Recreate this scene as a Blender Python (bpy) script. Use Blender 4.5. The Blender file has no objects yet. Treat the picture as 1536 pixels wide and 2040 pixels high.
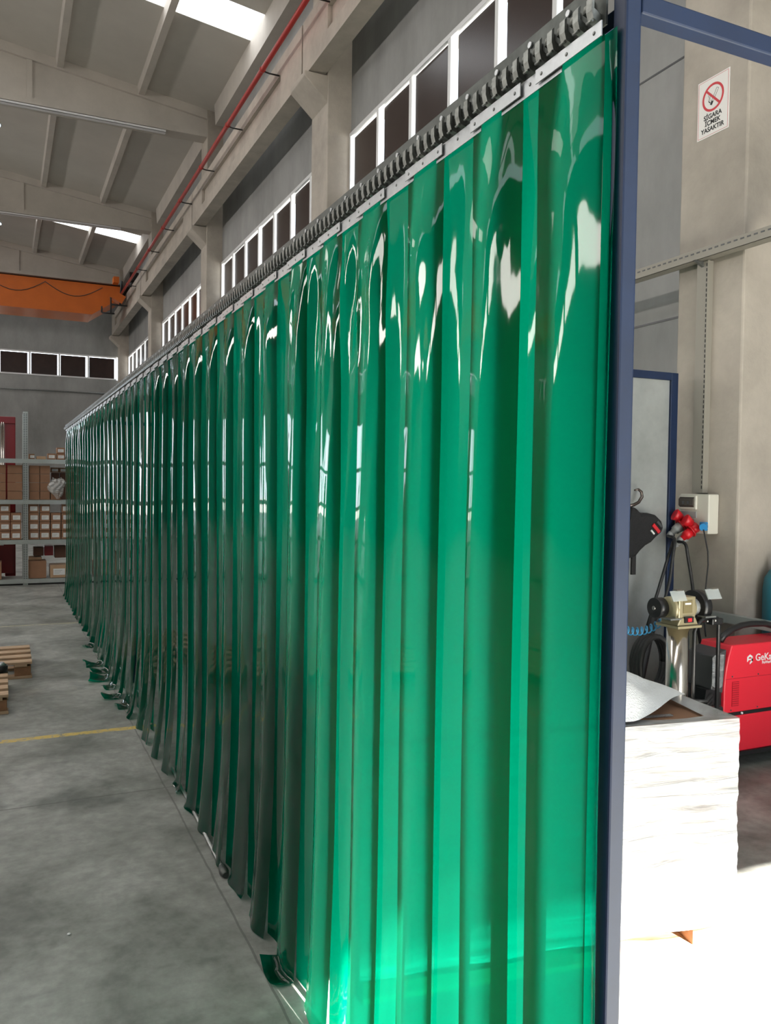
import bpy, bmesh, math, random
from mathutils import Vector, Matrix
random.seed(7)
S = bpy.context.scene
COL = S.collection
PI = math.pi
# ---------------- camera ----------------
YAW, PITCH, ROLL, FPX = math.radians(24.9), math.radians(1.8), .0127, 1640.
F = Vector((math.sin(YAW)*math.cos(PITCH), math.cos(YAW)*math.cos(PITCH), -math.sin(PITCH)))
R0 = Vector((math.cos(YAW), -math.sin(YAW), 0)); U0 = R0.cross(F)
R = R0*math.cos(ROLL)+U0*math.sin(ROLL); U = U0*math.cos(ROLL)-R0*math.sin(ROLL)
cd = bpy.data.cameras.new('camera'); cam = bpy.data.objects.new('camera', cd); COL.objects.link(cam)
cd.sensor_fit = 'HORIZONTAL'; cd.sensor_width = 36; cd.lens = FPX/1536*36; cd.clip_start = .05; cd.clip_end = 300
m = Matrix(((R.x, U.x, -F.x), (R.y, U.y, -F.y), (R.z, U.z, -F.z))).to_4x4(); m.translation = (0, 0, 1.7)
cam.matrix_world = m; S.camera = cam
# ---------------- light ----------------
vs = S.view_settings; vs.view_transform = 'Standard'; vs.look = 'None'; vs.exposure = 0.0; vs.gamma = 1; vs.use_curve_mapping = False
W = bpy.data.worlds.new('sky'); S.world = W; W.use_nodes = True
bg = W.node_tree.nodes['Background']; bg.inputs[0].default_value = (.82, .91, 1, 1); bg.inputs[1].default_value = 5.2
SKYLIGHT, SUN_E, HALL_E, SIDE_E = 4.5, 110., 95., 400.
sd = bpy.data.lights.new('sun', 'SUN'); sun = bpy.data.objects.new('sun', sd); COL.objects.link(sun)
sd.energy = SUN_E; sd.angle = .009; sd.color = (1, .95, .87)
SUN_DIR = Vector((-.10, 1, -.84)).normalized()
sun.rotation_euler = SUN_DIR.to_track_quat('-Z', 'Y').to_euler()
for i, (x, y, e) in enumerate([(-3.5, -1, 1), (-3.5, 8, 1), (-3.5, 17, 1.0), (-4, 27, 1.0), (-8, 12, .8)]):  # fill lights added under the roof to brighten the hall
    ld = bpy.data.lights.new('hall_daylight', 'AREA'); lo = bpy.data.objects.new('hall_daylight', ld); COL.objects.link(lo)
    ld.shape = 'RECTANGLE'; ld.size = 5 if x < 0 else 2; ld.size_y = 2; ld.energy = HALL_E*e; ld.color = (1, .94, .87)
    lo.location = (x, y, 10.1)
for i, y in enumerate((2, 10, 18, 26, 34)):      # side fill added at the unseen, windowless left wall to brighten columns and girders
    ld = bpy.data.lights.new('window_daylight', 'AREA'); lo = bpy.data.objects.new('window_daylight', ld); COL.objects.link(lo)
    ld.shape = 'RECTANGLE'; ld.size = 6.5; ld.size_y = .8; ld.energy = SIDE_E; ld.color = (1, .94, .88)
    lo.location = (-15.7, y, 7.6); lo.rotation_euler = Vector((1, 0, -.02)).to_track_quat('-Z', 'Y').to_euler()

# ---------------- materials ----------------
def new(name):
    m = bpy.data.materials.new(name); m.use_nodes = True
    nt = m.node_tree; return m, nt, nt.nodes, nt.links, nt.nodes['Principled BSDF']
def mat(name, c, rough=.5, metal=0, noise=0, scale=8, bump=0, bscale=60, stretch=None, coat=0, emit=None):
    m, nt, N, L, b = new(name)
    b.inputs['Base Color'].default_value = (*c, 1); b.inputs['Roughness'].default_value = rough; b.inputs['Metallic'].default_value = metal
    b.inputs['Coat Weight'].default_value = coat
    if emit: b.inputs['Emission Color'].default_value = (*c, 1); b.inputs['Emission Strength'].default_value = emit
    if noise or bump:
        tc = N.new('ShaderNodeTexCoord'); mp = N.new('ShaderNodeMapping'); L.new(tc.outputs['Object'], mp.inputs[0])
        if stretch: mp.inputs['Scale'].default_value = stretch
    if noise:
        n = N.new('ShaderNodeTexNoise'); n.inputs['Scale'].default_value = scale; n.inputs['Detail'].default_value = 6; n.inputs['Roughness'].default_value = .65
        L.new(mp.outputs[0], n.inputs[0])
        r = N.new('ShaderNodeValToRGB'); L.new(n.outputs[0], r.inputs[0])
        r.color_ramp.elements[0].position = .3; r.color_ramp.elements[1].position = .7
        r.color_ramp.elements[0].color = (*[v*(1-noise) for v in c], 1); r.color_ramp.elements[1].color = (*[min(1, v*(1+noise*.6)) for v in c], 1)
        L.new(r.outputs[0], b.inputs['Base Color'])
    if bump:
        n2 = N.new('ShaderNodeTexNoise'); n2.inputs['Scale'].default_value = bscale; n2.inputs['Detail'].default_value = 4
        L.new(mp.outputs[0], n2.inputs[0])
        bp = N.new('ShaderNodeBump'); bp.inputs['Strength'].default_value = bump; bp.inputs['Distance'].default_value = .02
        L.new(n2.outputs[0], bp.inputs['Height']); L.new(bp.outputs[0], b.inputs['Normal'])
    return m
def sub(c, k): return tuple(v*k for v in c)
M = {}
M['concrete'] = mat('concrete', (.42, .375, .32), .75, noise=.25, scale=1.3, bump=.12, bscale=30)
M['roofconc'] = mat('roof_concrete', (.50, .46, .41), .8, noise=.15, scale=.8, bump=.08, bscale=20)
M['wallgrey'] = mat('wall_concrete', (.29, .29, .28), .62, noise=.28, scale=.9, bump=.12, bscale=12, stretch=(1, 1, .5))
M['panelroof'] = mat('roof_panel', (.52, .49, .44), .7, noise=.08, scale=.7)
M['white'] = mat('white_frame', (.72, .72, .72), .4)
M['pane'] = mat('dark_pane', (.028, .014, .011), .25, noise=.2, scale=3)
M['galv'] = mat('galvanised', (.30, .31, .30), .42, .85, noise=.25, scale=25)
M['galvdark'] = mat('galvanised_dark', (.10, .108, .10), .45, .9, noise=.35, scale=18)
M['plate'] = mat('zinc_plate', (.55, .57, .58), .33, .75, noise=.12, scale=40)
M['blue'] = mat('blue_paint', (.0055, .019, .062), .45, noise=.18, scale=9, coat=.0)
M['redpipe'] = mat('red_pipe', (.36, .025, .02), .4)
M['orange'] = mat('crane_orange', (.62, .14, .015), .45, noise=.08, scale=2)
M['black'] = mat('black_paint', (.012, .012, .013), .38)
M['rubber'] = mat('black_rubber', (.015, .015, .016), .55)
M['fabric'] = mat('black_fabric', (.011, .011, .012), .85, bump=.3, bscale=90)
M['card'] = mat('cardboard', (.27, .14, .078), .8, noise=.1, scale=6)
M['cardl'] = mat('pale_cardboard', (.42, .27, .16), .8, noise=.1, scale=6)
M['cardd'] = mat('dark_cardboard', (.12, .055, .035), .8, noise=.15, scale=6)
M['paper'] = mat('label_paper', (.68, .68, .66), .6)
M['ink'] = mat('ink', (.015, .015, .015), .6)
M['signwhite'] = mat('sign_white', (.78, .76, .73), .4)
M['signred'] = mat('sign_red', (.55, .02, .03), .4)
M['wood'] = mat('pallet_wood', (.44, .30, .19), .75, noise=.3, scale=5, stretch=(1, 8, 8))
M['woodd'] = mat('pallet_wood_block', (.28, .14, .07), .8, noise=.3, scale=7)
M['steel'] = mat('shelf_steel', (.40, .43, .41), .4, .4, noise=.1, scale=8)
M['traygrey'] = mat('tray_grey', (.30, .28, .24), .6, .2)
M['hookgrey'] = mat('hook_grey', (.27, .28, .26), .33, .85, noise=.4, scale=60)
M['chrome'] = mat('chrome', (.62, .58, .53), .16, 1.0)
M['machred'] = mat('machine_red', (.20, .008, .012), .35)
M['weldred'] = mat('welder_red', (.72, .018, .038), .42, coat=.1)
M['weldvent'] = mat('welder_vent', (.40, .004, .015), .5)
M['weldgrey'] = mat('dark_plastic', (.06, .062, .065), .35)
M['cream'] = mat('cream_plastic', (.62, .60, .52), .4)
M['smoke'] = mat('smoked_window', (.07, .06, .05), .15)
M['plugred'] = mat('plug_red', (.62, .012, .02), .35)
M['plugblue'] = mat('plug_blue', (.03, .26, .58), .4)
M['plastic'] = mat('grey_plastic', (.30, .31, .30), .4)
M['hose'] = mat('blue_hose', (.03, .22, .42), .3)
M['grind'] = mat('grinder_gold', (.36, .31, .19), .36, .35)
M['teal'] = mat('teal_paint', (.02, .15, .20), .4)
M['foam'] = mat('foam_sheet', (.78, .80, .80), .6, bump=.5, bscale=120)
M['panelgrey'] = mat('partition_sheet', (.30, .315, .31), .13, noise=.22, scale=2.2, coat=.6)
M['clearbag'] = None

def floor_mat():
    m, nt, N, L, b = new('floor_concrete')
    tc = N.new('ShaderNodeTexCoord')
    def noise(sc, det=6, dist=0, mp=None):
        n = N.new('ShaderNodeTexNoise'); n.inputs['Scale'].default_value = sc; n.inputs['Detail'].default_value = det; n.inputs['Roughness'].default_value = .62
        n.inputs['Distortion'].default_value = dist; L.new(tc.outputs['Object'], n.inputs[0]); return n
    def ramp(src, p0, p1, c0, c1):
        r = N.new('ShaderNodeValToRGB'); L.new(src, r.inputs[0]); e = r.color_ramp.elements
        e[0].position, e[1].position = p0, p1; e[0].color = (*c0, 1); e[1].color = (*c1, 1); return r.outputs[0]
    def mix(f, a, c, mode='MIX'):
        x = N.new('ShaderNodeMix'); x.data_type = 'RGBA'; x.blend_type = mode
        if isinstance(f, float): x.inputs[0].default_value = f
        else: L.new(f, x.inputs[0])
        for i, v in ((6, a), (7, c)):
            if isinstance(v, tuple): x.inputs[i].default_value = (*v, 1)
            else: L.new(v, x.inputs[i])
        return x.outputs[2]
    def mth(op, a, bb, cl=False):
        x = N.new('ShaderNodeMath'); x.operation = op; x.use_clamp = cl
        for i, v in ((0, a), (1, bb)):
            if isinstance(v, (int, float)): x.inputs[i].default_value = v
            else: L.new(v, x.inputs[i])
        return x.outputs[0]
    base = ramp(noise(1.6, 8, .6).outputs[0], .36, .64, (.165, .172, .155), (.36, .365, .34))
    fine = ramp(noise(14, 8).outputs[0], .35, .7, (.72, .72, .72), (1.08, 1.08, 1.08))
    col = mix(1.0, base, fine, 'MULTIPLY')
    stain = ramp(noise(.9, 5, 1.2).outputs[0], .54, .66, (1, 1, 1), (.58, .60, .60))
    col = mix(1.0, col, stain, 'MULTIPLY')
    rust = ramp(noise(1.1, 4, .4).outputs[0], .62, .75, (0, 0, 0), (.35, .35, .35))
    col = mix(rust, col, (.24, .19, .14))
    sx = N.new('ShaderNodeSeparateXYZ'); L.new(tc.outputs['Object'], sx.inputs[0])
    X, Y = sx.outputs[0], sx.outputs[1]
    wob = mth('MULTIPLY', mth('SUBTRACT', noise(3, 3).outputs[0], .5), .02)
    # saw-cut joints: one along the curtain, others across
    def line(src, at, w, wobble=True):
        d = mth('ABSOLUTE', mth('SUBTRACT', mth('ADD', src, wob) if wobble else src, at), 0)
        return mth('LESS_THAN', d, w)
    j = mth('MAXIMUM', line(X, .82, .0045), line(Y, 4.64, .006))
    j = mth('MAXIMUM', j, line(Y, 13.2, .006)); j = mth('MAXIMUM', j, line(X, -3.5, .006))
    col = mix(mth('MULTIPLY', j, .62), col, (.07, .07, .065))
    # worn yellow lane lines, painted across up to the curtain
    wear = ramp(noise(22, 6, 1).outputs[0], .36, .50, (0, 0, 0), (1, 1, 1))
    left = mth('LESS_THAN', X, .97)
    y1 = mth('MULTIPLY', mth('MULTIPLY', line(Y, 5.875, .036), left), wear)
    y2 = mth('MULTIPLY', mth('MULTIPLY', line(Y, 10.57, .03), left), mth('MULTIPLY', wear, .6))
    col = mix(y1, col, (.55, .40, .10)); col = mix(y2, col, (.52, .48, .30))
    L.new(col, b.inputs['Base Color'])
    rr = ramp(noise(2.3, 5).outputs[0], .35, .65, (.34, .34, .34), (.55, .55, .55)); L.new(rr, b.inputs['Roughness'])
    bp = N.new('ShaderNodeBump'); bp.inputs['Strength'].default_value = .05; bp.inputs['Distance'].default_value = .02
    L.new(noise(9, 6).outputs[0], bp.inputs['Height']); L.new(bp.outputs[0], b.inputs['Normal'])
    return m
M['floor'] = floor_mat()

def pvc():
    m = bpy.data.materials.new('green_pvc'); m.use_nodes = True; N = m.node_tree.nodes; L = m.node_tree.links; N.clear()
    out = N.new('ShaderNodeOutputMaterial')
    tr = N.new('ShaderNodeBsdfTransparent'); tr.inputs[0].default_value = (.0, .15, .085, 1)
    tl = N.new('ShaderNodeBsdfTranslucent'); tl.inputs[0].default_value = (.0, .25, .14, 1)
    df = N.new('ShaderNodeBsdfDiffuse'); df.inputs[0].default_value = (.0, .006, .005, 1)
    gl = N.new('ShaderNodeBsdfGlossy'); gl.inputs['Roughness'].default_value = .035; gl.inputs[0].default_value = (1, 1, 1, 1)
    tc = N.new('ShaderNodeTexCoord'); mp = N.new('ShaderNodeMapping'); mp.inputs['Scale'].default_value = (1, 1, .16)
    L.new(tc.outputs['Object'], mp.inputs[0])
    n = N.new('ShaderNodeTexNoise'); n.inputs['Scale'].default_value = 14; n.inputs['Detail'].default_value = 2; L.new(mp.outputs[0], n.inputs[0])
    bp = N.new('ShaderNodeBump'); bp.inputs['Strength'].default_value = .12; bp.inputs['Distance'].default_value = .01; L.new(n.outputs[0], bp.inputs['Height'])
    L.new(bp.outputs[0], gl.inputs['Normal'])
    a = N.new('ShaderNodeMixShader'); a.inputs[0].default_value = .80; L.new(tr.outputs[0], a.inputs[1]); L.new(tl.outputs[0], a.inputs[2])
    a2 = N.new('ShaderNodeAddShader'); L.new(a.outputs[0], a2.inputs[0]); L.new(df.outputs[0], a2.inputs[1])
    lw = N.new('ShaderNodeLayerWeight'); lw.inputs[0].default_value = .5; L.new(bp.outputs[0], lw.inputs['Normal'])
    pw = N.new('ShaderNodeMath'); pw.operation = 'POWER'; pw.inputs[1].default_value = 5.8; L.new(lw.outputs['Facing'], pw.inputs[0])
    fr = N.new('ShaderNodeMapRange'); fr.inputs[3].default_value = .022; fr.inputs[4].default_value = .88; L.new(pw.outputs[0], fr.inputs[0])
    b = N.new('ShaderNodeMixShader'); L.new(fr.outputs[0], b.inputs[0]); L.new(a2.outputs[0], b.inputs[1]); L.new(gl.outputs[0], b.inputs[2])
    L.new(b.outputs[0], out.inputs[0]); return m
M['pvc'] = pvc()

def film(name, alpha, col=(.82, .83, .84), rough=.18, wr=.6):
    m, nt, N, L, b = new(name)
    b.inputs['Base Color'].default_value = (*col, 1); b.inputs['Roughness'].default_value = rough
    tc = N.new('ShaderNodeTexCoord'); mp = N.new('ShaderNodeMapping'); mp.inputs['Scale'].default_value = (1.5, 1.5, 14); L.new(tc.outputs['Object'], mp.inputs[0])
    n = N.new('ShaderNodeTexNoise'); n.inputs['Scale'].default_value = 3; n.inputs['Detail'].default_value = 5; n.inputs['Distortion'].default_value = .8; L.new(mp.outputs[0], n.inputs[0])
    bp = N.new('ShaderNodeBump'); bp.inputs['Strength'].default_value = wr; bp.inputs['Distance'].default_value = .02; L.new(n.outputs[0], bp.inputs['Height']); L.new(bp.outputs[0], b.inputs['Normal'])
    r = N.new('ShaderNodeMapRange'); r.inputs[1].default_value = .3; r.inputs[2].default_value = .6; r.inputs[3].default_value = max(0, alpha-.3); r.inputs[4].default_value = min(1, alpha+.1)
    L.new(n.outputs[0], r.inputs[0]); L.new(r.outputs[0], b.inputs['Alpha']); return m
M['film'] = film('stretch_film', .78, (.50, .505, .51), .25)
M['filmthin'] = film('thin_film', .45, (.35, .36, .37), rough=.12)
M['clearbag'] = film('clear_bag', .45, (.6, .6, .58), .2)

M['shield'] = mat('clear_shield', (.6, .65, .65), .12); M['shield'].node_tree.nodes['Principled BSDF'].inputs['Alpha'].default_value = .4
def emis(name, c, s):
    m = bpy.data.materials.new(name); m.use_nodes = True; N = m.node_tree.nodes; N.clear()
    e = N.new('ShaderNodeEmission'); e.inputs[0].default_value = (*c, 1); e.inputs[1].default_value = s
    o = N.new('ShaderNodeOutputMaterial'); m.node_tree.links.new(e.outputs[0], o.inputs[0]); return m
M['skylight'] = emis('skylight_glow', (.95, .98, 1), SKYLIGHT)
M['lamp'] = emis('lamp_glow', (.75, .88, 1), 9)

# ---------------- mesh helpers ----------------
class MB:
    def __init__(s): s.bm = bmesh.new(); s.fixed = False
    def box(s, x0, x1, y0, y1, z0, z1, rot=None):
        vs = [s.bm.verts.new((x, y, z)) for x in (x0, x1) for y in (y0, y1) for z in (z0, z1)]
        if rot:
            c = Vector(((x0+x1)/2, (y0+y1)/2, (z0+z1)/2))
            for v in vs: v.co = rot @ (v.co-c)+c
        for f in ((0, 1, 3, 2), (4, 6, 7, 5), (0, 4, 5, 1), (2, 3, 7, 6), (0, 2, 6, 4), (1, 5, 7, 3)):
            s.bm.faces.new([vs[i] for i in f])
        return s
    def prism(s, pts, axis, a, b):      # pts: outline in the two other axes (order: xyz without axis)
        def P(p, t):
            q = list(p); q.insert('xyz'.index(axis), t); return q
        A = [s.bm.verts.new(P(p, a)) for p in pts]; B = [s.bm.verts.new(P(p, b)) for p in pts]
        s.bm.faces.new(A); s.bm.faces.new(B[::-1]); n = len(pts)
        for i in range(n): s.bm.faces.new((A[i], B[i], B[(i+1) % n], A[(i+1) % n]))
        return s
    def tube(s, pts, r, n=10, cap=True):
        pts = [Vector(p) for p in pts]; rings = []; up = None
        for i, p in enumerate(pts):
            d = (pts[min(i+1, len(pts)-1)]-pts[max(i-1, 0)]).normalized()
            if up is None: up = d.orthogonal().normalized()
            up = (up-d*up.dot(d)).normalized(); w = d.cross(up)
            rr = r[i] if isinstance(r, (list, tuple)) else r
            rings.append([s.bm.verts.new(p+up*math.cos(2*PI*k/n)*rr+w*math.sin(2*PI*k/n)*rr) for k in range(n)])
        for a, b in zip(rings, rings[1:]):
            for k in range(n):
                f = s.bm.faces.new((a[k], a[(k+1) % n], b[(k+1) % n], b[k])); f.smooth = True
        if cap:
            s.bm.faces.new(rings[0][::-1]); s.bm.faces.new(rings[-1])
        return s
    def ball(s, c, r, sc=(1, 1, 1)):
        q = bmesh.ops.create_uvsphere(s.bm, u_segments=14, v_segments=8, radius=r)
        for v in q['verts']: v.co = Vector((v.co.x*sc[0], v.co.y*sc[1], v.co.z*sc[2]))+Vector(c)
        for f in s.bm.faces: pass
        for v in q['verts']:
            for f in v.link_faces: f.smooth = True
        return s
    def grid(s, nu, nv, fn):
        V = [[s.bm.verts.new(fn(i/nu, j/nv)) for j in range(nv+1)] for i in range(nu+1)]
        for i in range(nu):
            for j in range(nv):
                f = s.bm.faces.new((V[i][j], V[i+1][j], V[i+1][j+1], V[i][j+1])); f.smooth = True
        return s
    def mesh(s, name):
        if not s.fixed: bmesh.ops.recalc_face_normals(s.bm, faces=s.bm.faces)
        me = bpy.data.meshes.new(name); s.bm.to_mesh(me); s.bm.free(); return me
    def build(s, name, mt, parent=None, bevel=0, label=None, solid=0):
        me = s.mesh(name); me.materials.append(mt); o = bpy.data.objects.new(name, me); COL.objects.link(o)
        if parent:
            o.parent = parent; par = parent; T = Matrix()
            while par: T = Matrix.Translation(-par.location) @ T; par = par.parent
            me.transform(T)
        if bevel:
            md = o.modifiers.new('bevel', 'BEVEL'); md.width = bevel; md.segments = 2; md.limit_method = 'ANGLE'
        if solid:
            md = o.modifiers.new('solid', 'SOLIDIFY'); md.thickness = solid
        if label: o['label'] = label
        return o
def tag(o, label=None, cat=None, group=None, kind=None):
    for k, v in (('label', label), ('category', cat), ('group', group), ('kind', kind)):
        if v: o[k] = v
    return o
def thing(name, loc, label=None, cat=None, group=None, kind=None):
    o = bpy.data.objects.new(name, None); COL.objects.link(o); o.location = loc; o.empty_display_size = .1
    return tag(o, label, cat, group, kind)
def struct(name, mb, mt, label=None, cat=None, **k):
    return tag(mb.build(name, mt, **k), label, cat, kind='structure')
def text(name, body, mt, size, M4, parent, off=0, shear=0, align='CENTER', ext=.0006):
    cu = bpy.data.curves.new(name, 'FONT'); cu.body = body; cu.size = size; cu.extrude = ext; cu.offset = off; cu.shear = shear; cu.align_x = align
    t = bpy.data.objects.new(name, cu); COL.objects.link(t)
    dg = bpy.context.evaluated_depsgraph_get(); me = bpy.data.meshes.new_from_object(t.evaluated_get(dg)); bpy.data.objects.remove(t)
    me.materials.clear(); me.materials.append(mt); me.transform(M4)
    o = bpy.data.objects.new(name, me); COL.objects.link(o)
    if parent: o.parent = parent; me.transform(Matrix.Translation(-parent.matrix_basis.translation - (parent.parent.matrix_basis.translation if parent.parent else Vector())))
    return o
def frame4(o, ex, ey):       # matrix with text x along ex, text y along ey
    ex = Vector(ex).normalized(); ey = Vector(ey).normalized(); ez = ex.cross(ey)
    m = Matrix(((ex.x, ey.x, ez.x), (ex.y, ey.y, ez.y), (ex.z, ey.z, ez.z))).to_4x4(); m.translation = o; return m

WORDS = 'first second third fourth fifth sixth seventh eighth ninth tenth eleventh twelfth thirteenth fourteenth fifteenth sixteenth seventeenth eighteenth nineteenth'.split()
TENS = {2: 'twent', 3: 'thirt', 4: 'fort'}
def nth(n):
    if n < 20: return WORDS[n-1]
    t, u = divmod(n, 10); return TENS[t]+('ieth' if u == 0 else 'y-'+WORDS[u-1])

# ---------------- the hall ----------------
XW, XC, YE, XL, YN = 5.0, 4.6, 38.6, -16., -4.5
cols = [-4.4, 4.13, 12.24, 20.7, 29.2, 37.7]
CW = [.61, .61, .74, .65, .65, .6]
def roofz(x): return 11.60-.135*(x+.06) if x > -9 else 11.6-.135*(-8.94)+.135*(x+9)
struct('floor', MB().box(XL, XW+.4, YN, YE+.3, -.2, 0), M['floor'])
tag(MB().box(-60, 60, -60, 100, -.5, -.21).build('ground', mat('yard_asphalt', (.22, .22, .21), .9, noise=.2, scale=2)), kind='structure')
# window wall (right) with a window band
WZ0, WZ1 = 6.30, 7.26
wb = MB().box(XW, XW+.25, YN, YE, 0, WZ0-.02).box(XW, XW+.25, YN, YE, WZ1, 11.3)
for y, w in zip(cols, CW): wb.box(XW, XW+.25, y+.0, y+w, WZ0-.02, WZ1)
struct('wall_right', wb, M['wallgrey'])
# far end wall with a window band and a big open doorway left of the frame
eb = MB()
DX0, DX1, DZ = -8.2, -1.9, 4.7
eb.box(XL, DX0, YE, YE+.25, 0, 6.27).box(DX1, XW, YE, YE+.25, 0, 6.27).box(DX0, DX1, YE, YE+.25, DZ, 6.27)
eb.box(XL, -12, YE, YE+.25, 6.27, 7.30).box(XL, XW, YE, YE+.25, 7.30, 13)
struct('wall_back', eb, M['wallgrey'])
# left wall
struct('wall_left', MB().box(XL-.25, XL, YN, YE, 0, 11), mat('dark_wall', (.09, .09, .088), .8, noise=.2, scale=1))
# near wall behind the camera with the doorway the sun comes through
NX0, NX1, NZ = 1.55, 4.5, 6.15
nb = MB().box(XL, NX0, YN-.25, YN, 0, 13).box(NX1, XW, YN-.25, YN, 0, 13).box(NX0, NX1, YN-.25, YN, NZ, 13)
struct('wall_front', nb, M['wallgrey'])
# roof: panels with skylight strips between, purlins, beams, gutter beam
sky = [(-1.6, -.4), (7.6, 8.7), (16.05, 17.1), (32.2, 33.3)]
def slab(y0, y1, dz0, dz1):
    b = MB()
    for xa, xb in ((-9, XW+.2), (XL, -9)):
        b.prism([(xa, roofz(xa)+dz0), (xb, roofz(xb)+dz0), (xb, roofz(xb)+dz1), (xa, roofz(xa)+dz1)], 'y', y0, y1)
    return b
yy = YN; rb = MB()
for a, b_ in sky+[(YE+.3, None)]:
    for xa, xb in ((-9, XW+.2), (XL, -9)):
        rb.prism([(xa, roofz(xa)+.0), (xb, roofz(xb)+.0), (xb, roofz(xb)+.12), (xa, roofz(xa)+.12)], 'y', yy, a)
    yy = b_
struct('ceiling', rb, M['panelroof'])
for a, b_ in sky: struct('skylight', slab(a, b_, .01, .06), M['skylight'], 'white glowing translucent strip across the grey roof', 'skylight')
def purlin_x():
    x = 3.02
    while x > -14: yield x; x -= 1.82
for x in purlin_x():
    p = MB()
    for a, b_ in zip(cols, cols[1:]):
        p.prism([(x-.07, roofz(x)-.18), (x+.07, roofz(x)-.19), (x+.10, roofz(x)+.0), (x-.10, roofz(x)+.02)], 'y', a+.3, b_+.3)
    struct('purlin', p, M['roofconc'])
for i, (y, w) in enumerate(zip(cols, CW)):
    b = MB()
    for xa, xb in ((-9, XC), (XL, -9)):
        b.prism([(xa, 10.30), (xb, 10.30), (xb, 10.44), (xa, 10.44)], 'y', y, y+.42)                       # bottom flange
        b.prism([(xa, 10.44), (xb, 10.44), (xb, roofz(xb)-.20), (xa, roofz(xa)-.20)], 'y', y+.08, y+.34)   # web
        b.prism([(xa, roofz(xa)-.22), (xb, roofz(xb)-.22), (xb, roofz(xb)-.0), (xa, roofz(xa)-.0)], 'y', y+.0, y+.42)
    x = .55
    while x > -14: b.box(x-.06, x+.06, y+.03, y+.39, 10.44, roofz(x)-.2); x -= 4.2
    struct('roof_beam', b, M['roofconc'])
    # column with corbel for the crane girder
    if True:
        c = MB().box(XC, XW+.02, y, y+w, 0, 11.1)
        c.prism([(XC+.05, 7.62), (XC, 7.68), (4.22, 8.02), (4.22, 8.10), (XC+.05, 8.10)], 'y', y+.02, y+w-.02)
        struct('concrete_column', c, M['concrete'], bevel=.015)
# gutter beam along the wall head
for i in range(len(cols)-1):
    a, b_ = cols[i]+CW[i]-.02, cols[i+1]-.35
    struct('gutter_beam', MB().prism([(4.72, 10.48), (4.99, 10.48), (4.99, 11.0), (4.69, 11.0)], 'y', a, b_), M['roofconc'])
# crane runway girders, recessed web between solid ends
for i in range(len(cols)-1):
    y0, y1 = cols[i]+CW[i]*.5+.03, cols[i+1]+CW[i+1]*.5-.03
    g = MB()
    if i == len(cols)-2: y1 = cols[-1]+.2
    g.box(4.30, 4.58, y0, y0+1.1, 8.12, 8.98); g.box(4.30, 4.58, y1-1.1, y1, 8.12, 8.98)
    g.box(4.37, 4.58, y0+1.1, y1-1.1, 8.2, 8.9)
    g.box(4.30, 4.58, y0+1.1, y1-1.1, 8.70, 8.98)
    g.prism([(4.30, 8.12), (4.58, 8.12), (4.58, 8.25), (4.37, 8.42), (4.30, 8.36)], 'y', y0+1.1, y1-1.1)
    struct('crane_girder', g, M['concrete'])
# window bands
def window(n, a, b_, axis, mods):
    w = thing('window_%d' % n, (XW, a, WZ0) if axis == 'y' else (a, YE, 6.27), kind='structure')
    f = MB(); t = .05; L_ = (b_-a)/mods
    z0, z1 = (WZ0-.02, WZ1) if axis == 'y' else (6.27, 7.30)
    def bx(mb, u0, u1, d0, d1, c0, c1):
        if axis == 'y': mb.box(XW-d1, XW-d0, u0, u1, c0, c1)
        else: mb.box(u0, u1, YE-d1, YE-d0, c0, c1)
    bx(f, a, b_, -.05, .03, z0, z0+.06); bx(f, a, b_, -.05, .03, z1-.06, z1)
    for k in range(mods+1):
        u = a+k*L_; bx(f, max(a, u-.035), min(b_, u+.035), -.05, .025, z0, z1)
    f.build('window_frame', M['white'], w)
    for k in range(mods):
        p = MB(); g1 = random.choice([.05, .08, .12]); g0 = random.choice([.01, .02, .03]); gt = random.choice([.015, .025, .035])
        bx(p, a+k*L_+.035+g0*.6, a+(k+1)*L_-.035-g1, -.03, -.015, z0+.062, z1-.06-gt)
        p.build('window_pane', M['pane'], w)
n = 1
for i in range(len(cols)-1):
    window(n, cols[i]+CW[i], cols[i+1], 'y', 7); n += 1
window(n, -12+.0, XC-.02, 'x', 14)
# pipe rails on the walls
tag(MB().tube([(-3, YE-.08, 5.64), (4.6, YE-.08, 5.64)], .03).build('wall_pipe', M['galv']), 'thin grey pipe along the far wall under the window band', 'pipe')
# dark joints of the precast panels
j = MB()
for z in (3.11, 5.2): j.box(XW-.004, XW+.02, YN, YE, z-.008, z+.008)
struct('trim_1', j, M['weldgrey'])

# cable trays hung under the roof beams
for k, y in ((1, cols[3]), (2, cols[4])):
    t = thing('cable_tray', (0, y, 10.2), 'bright perforated cable tray under the %s roof beam' % ('nearer' if k == 1 else 'farther'), 'cable tray', 'trays under the roof beams')
    b = MB().box(-14, 3.6, y+.02, y+.16, 10.235, 10.245)
    b.box(-14, 3.6, y+.02, y+.026, 10.235, 10.29).box(-14, 3.6, y+.154, y+.16, 10.235, 10.29)
    b.build('tray', M['white'], t)
    x = 3.2
    while x > -2: MB().box(x-.015, x+.015, y+.07, y+.10, 10.245, 10.302).build('hanger', M['galv'], t); x -= 1.5
# high bay lamps
for k, (y, z) in enumerate(((22, 10.35), (30.3, 10.35))):
    t = thing('high_bay_lamp', (-.22, y, z), 'blue-white high bay lamp at the left edge, %s one' % ('nearer' if k == 0 else 'farther'), 'lamp', 'high bay lamps')
    MB().tube([(-.22, y, z+.05), (-.22, y, z-.05), (-.22, y, z-.16)], [.07, .12, .2], 20).build('reflector', M['galv'], t)
    MB().tube([(-.22, y, z-.162), (-.22, y, z-.175)], .17, 20).build('diffuser', M['lamp'], t)
    MB().tube([(-.22, y, z+.05), (-.22, y, 11.2)], .008, 6).build('cable', M['rubber'], t)

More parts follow.
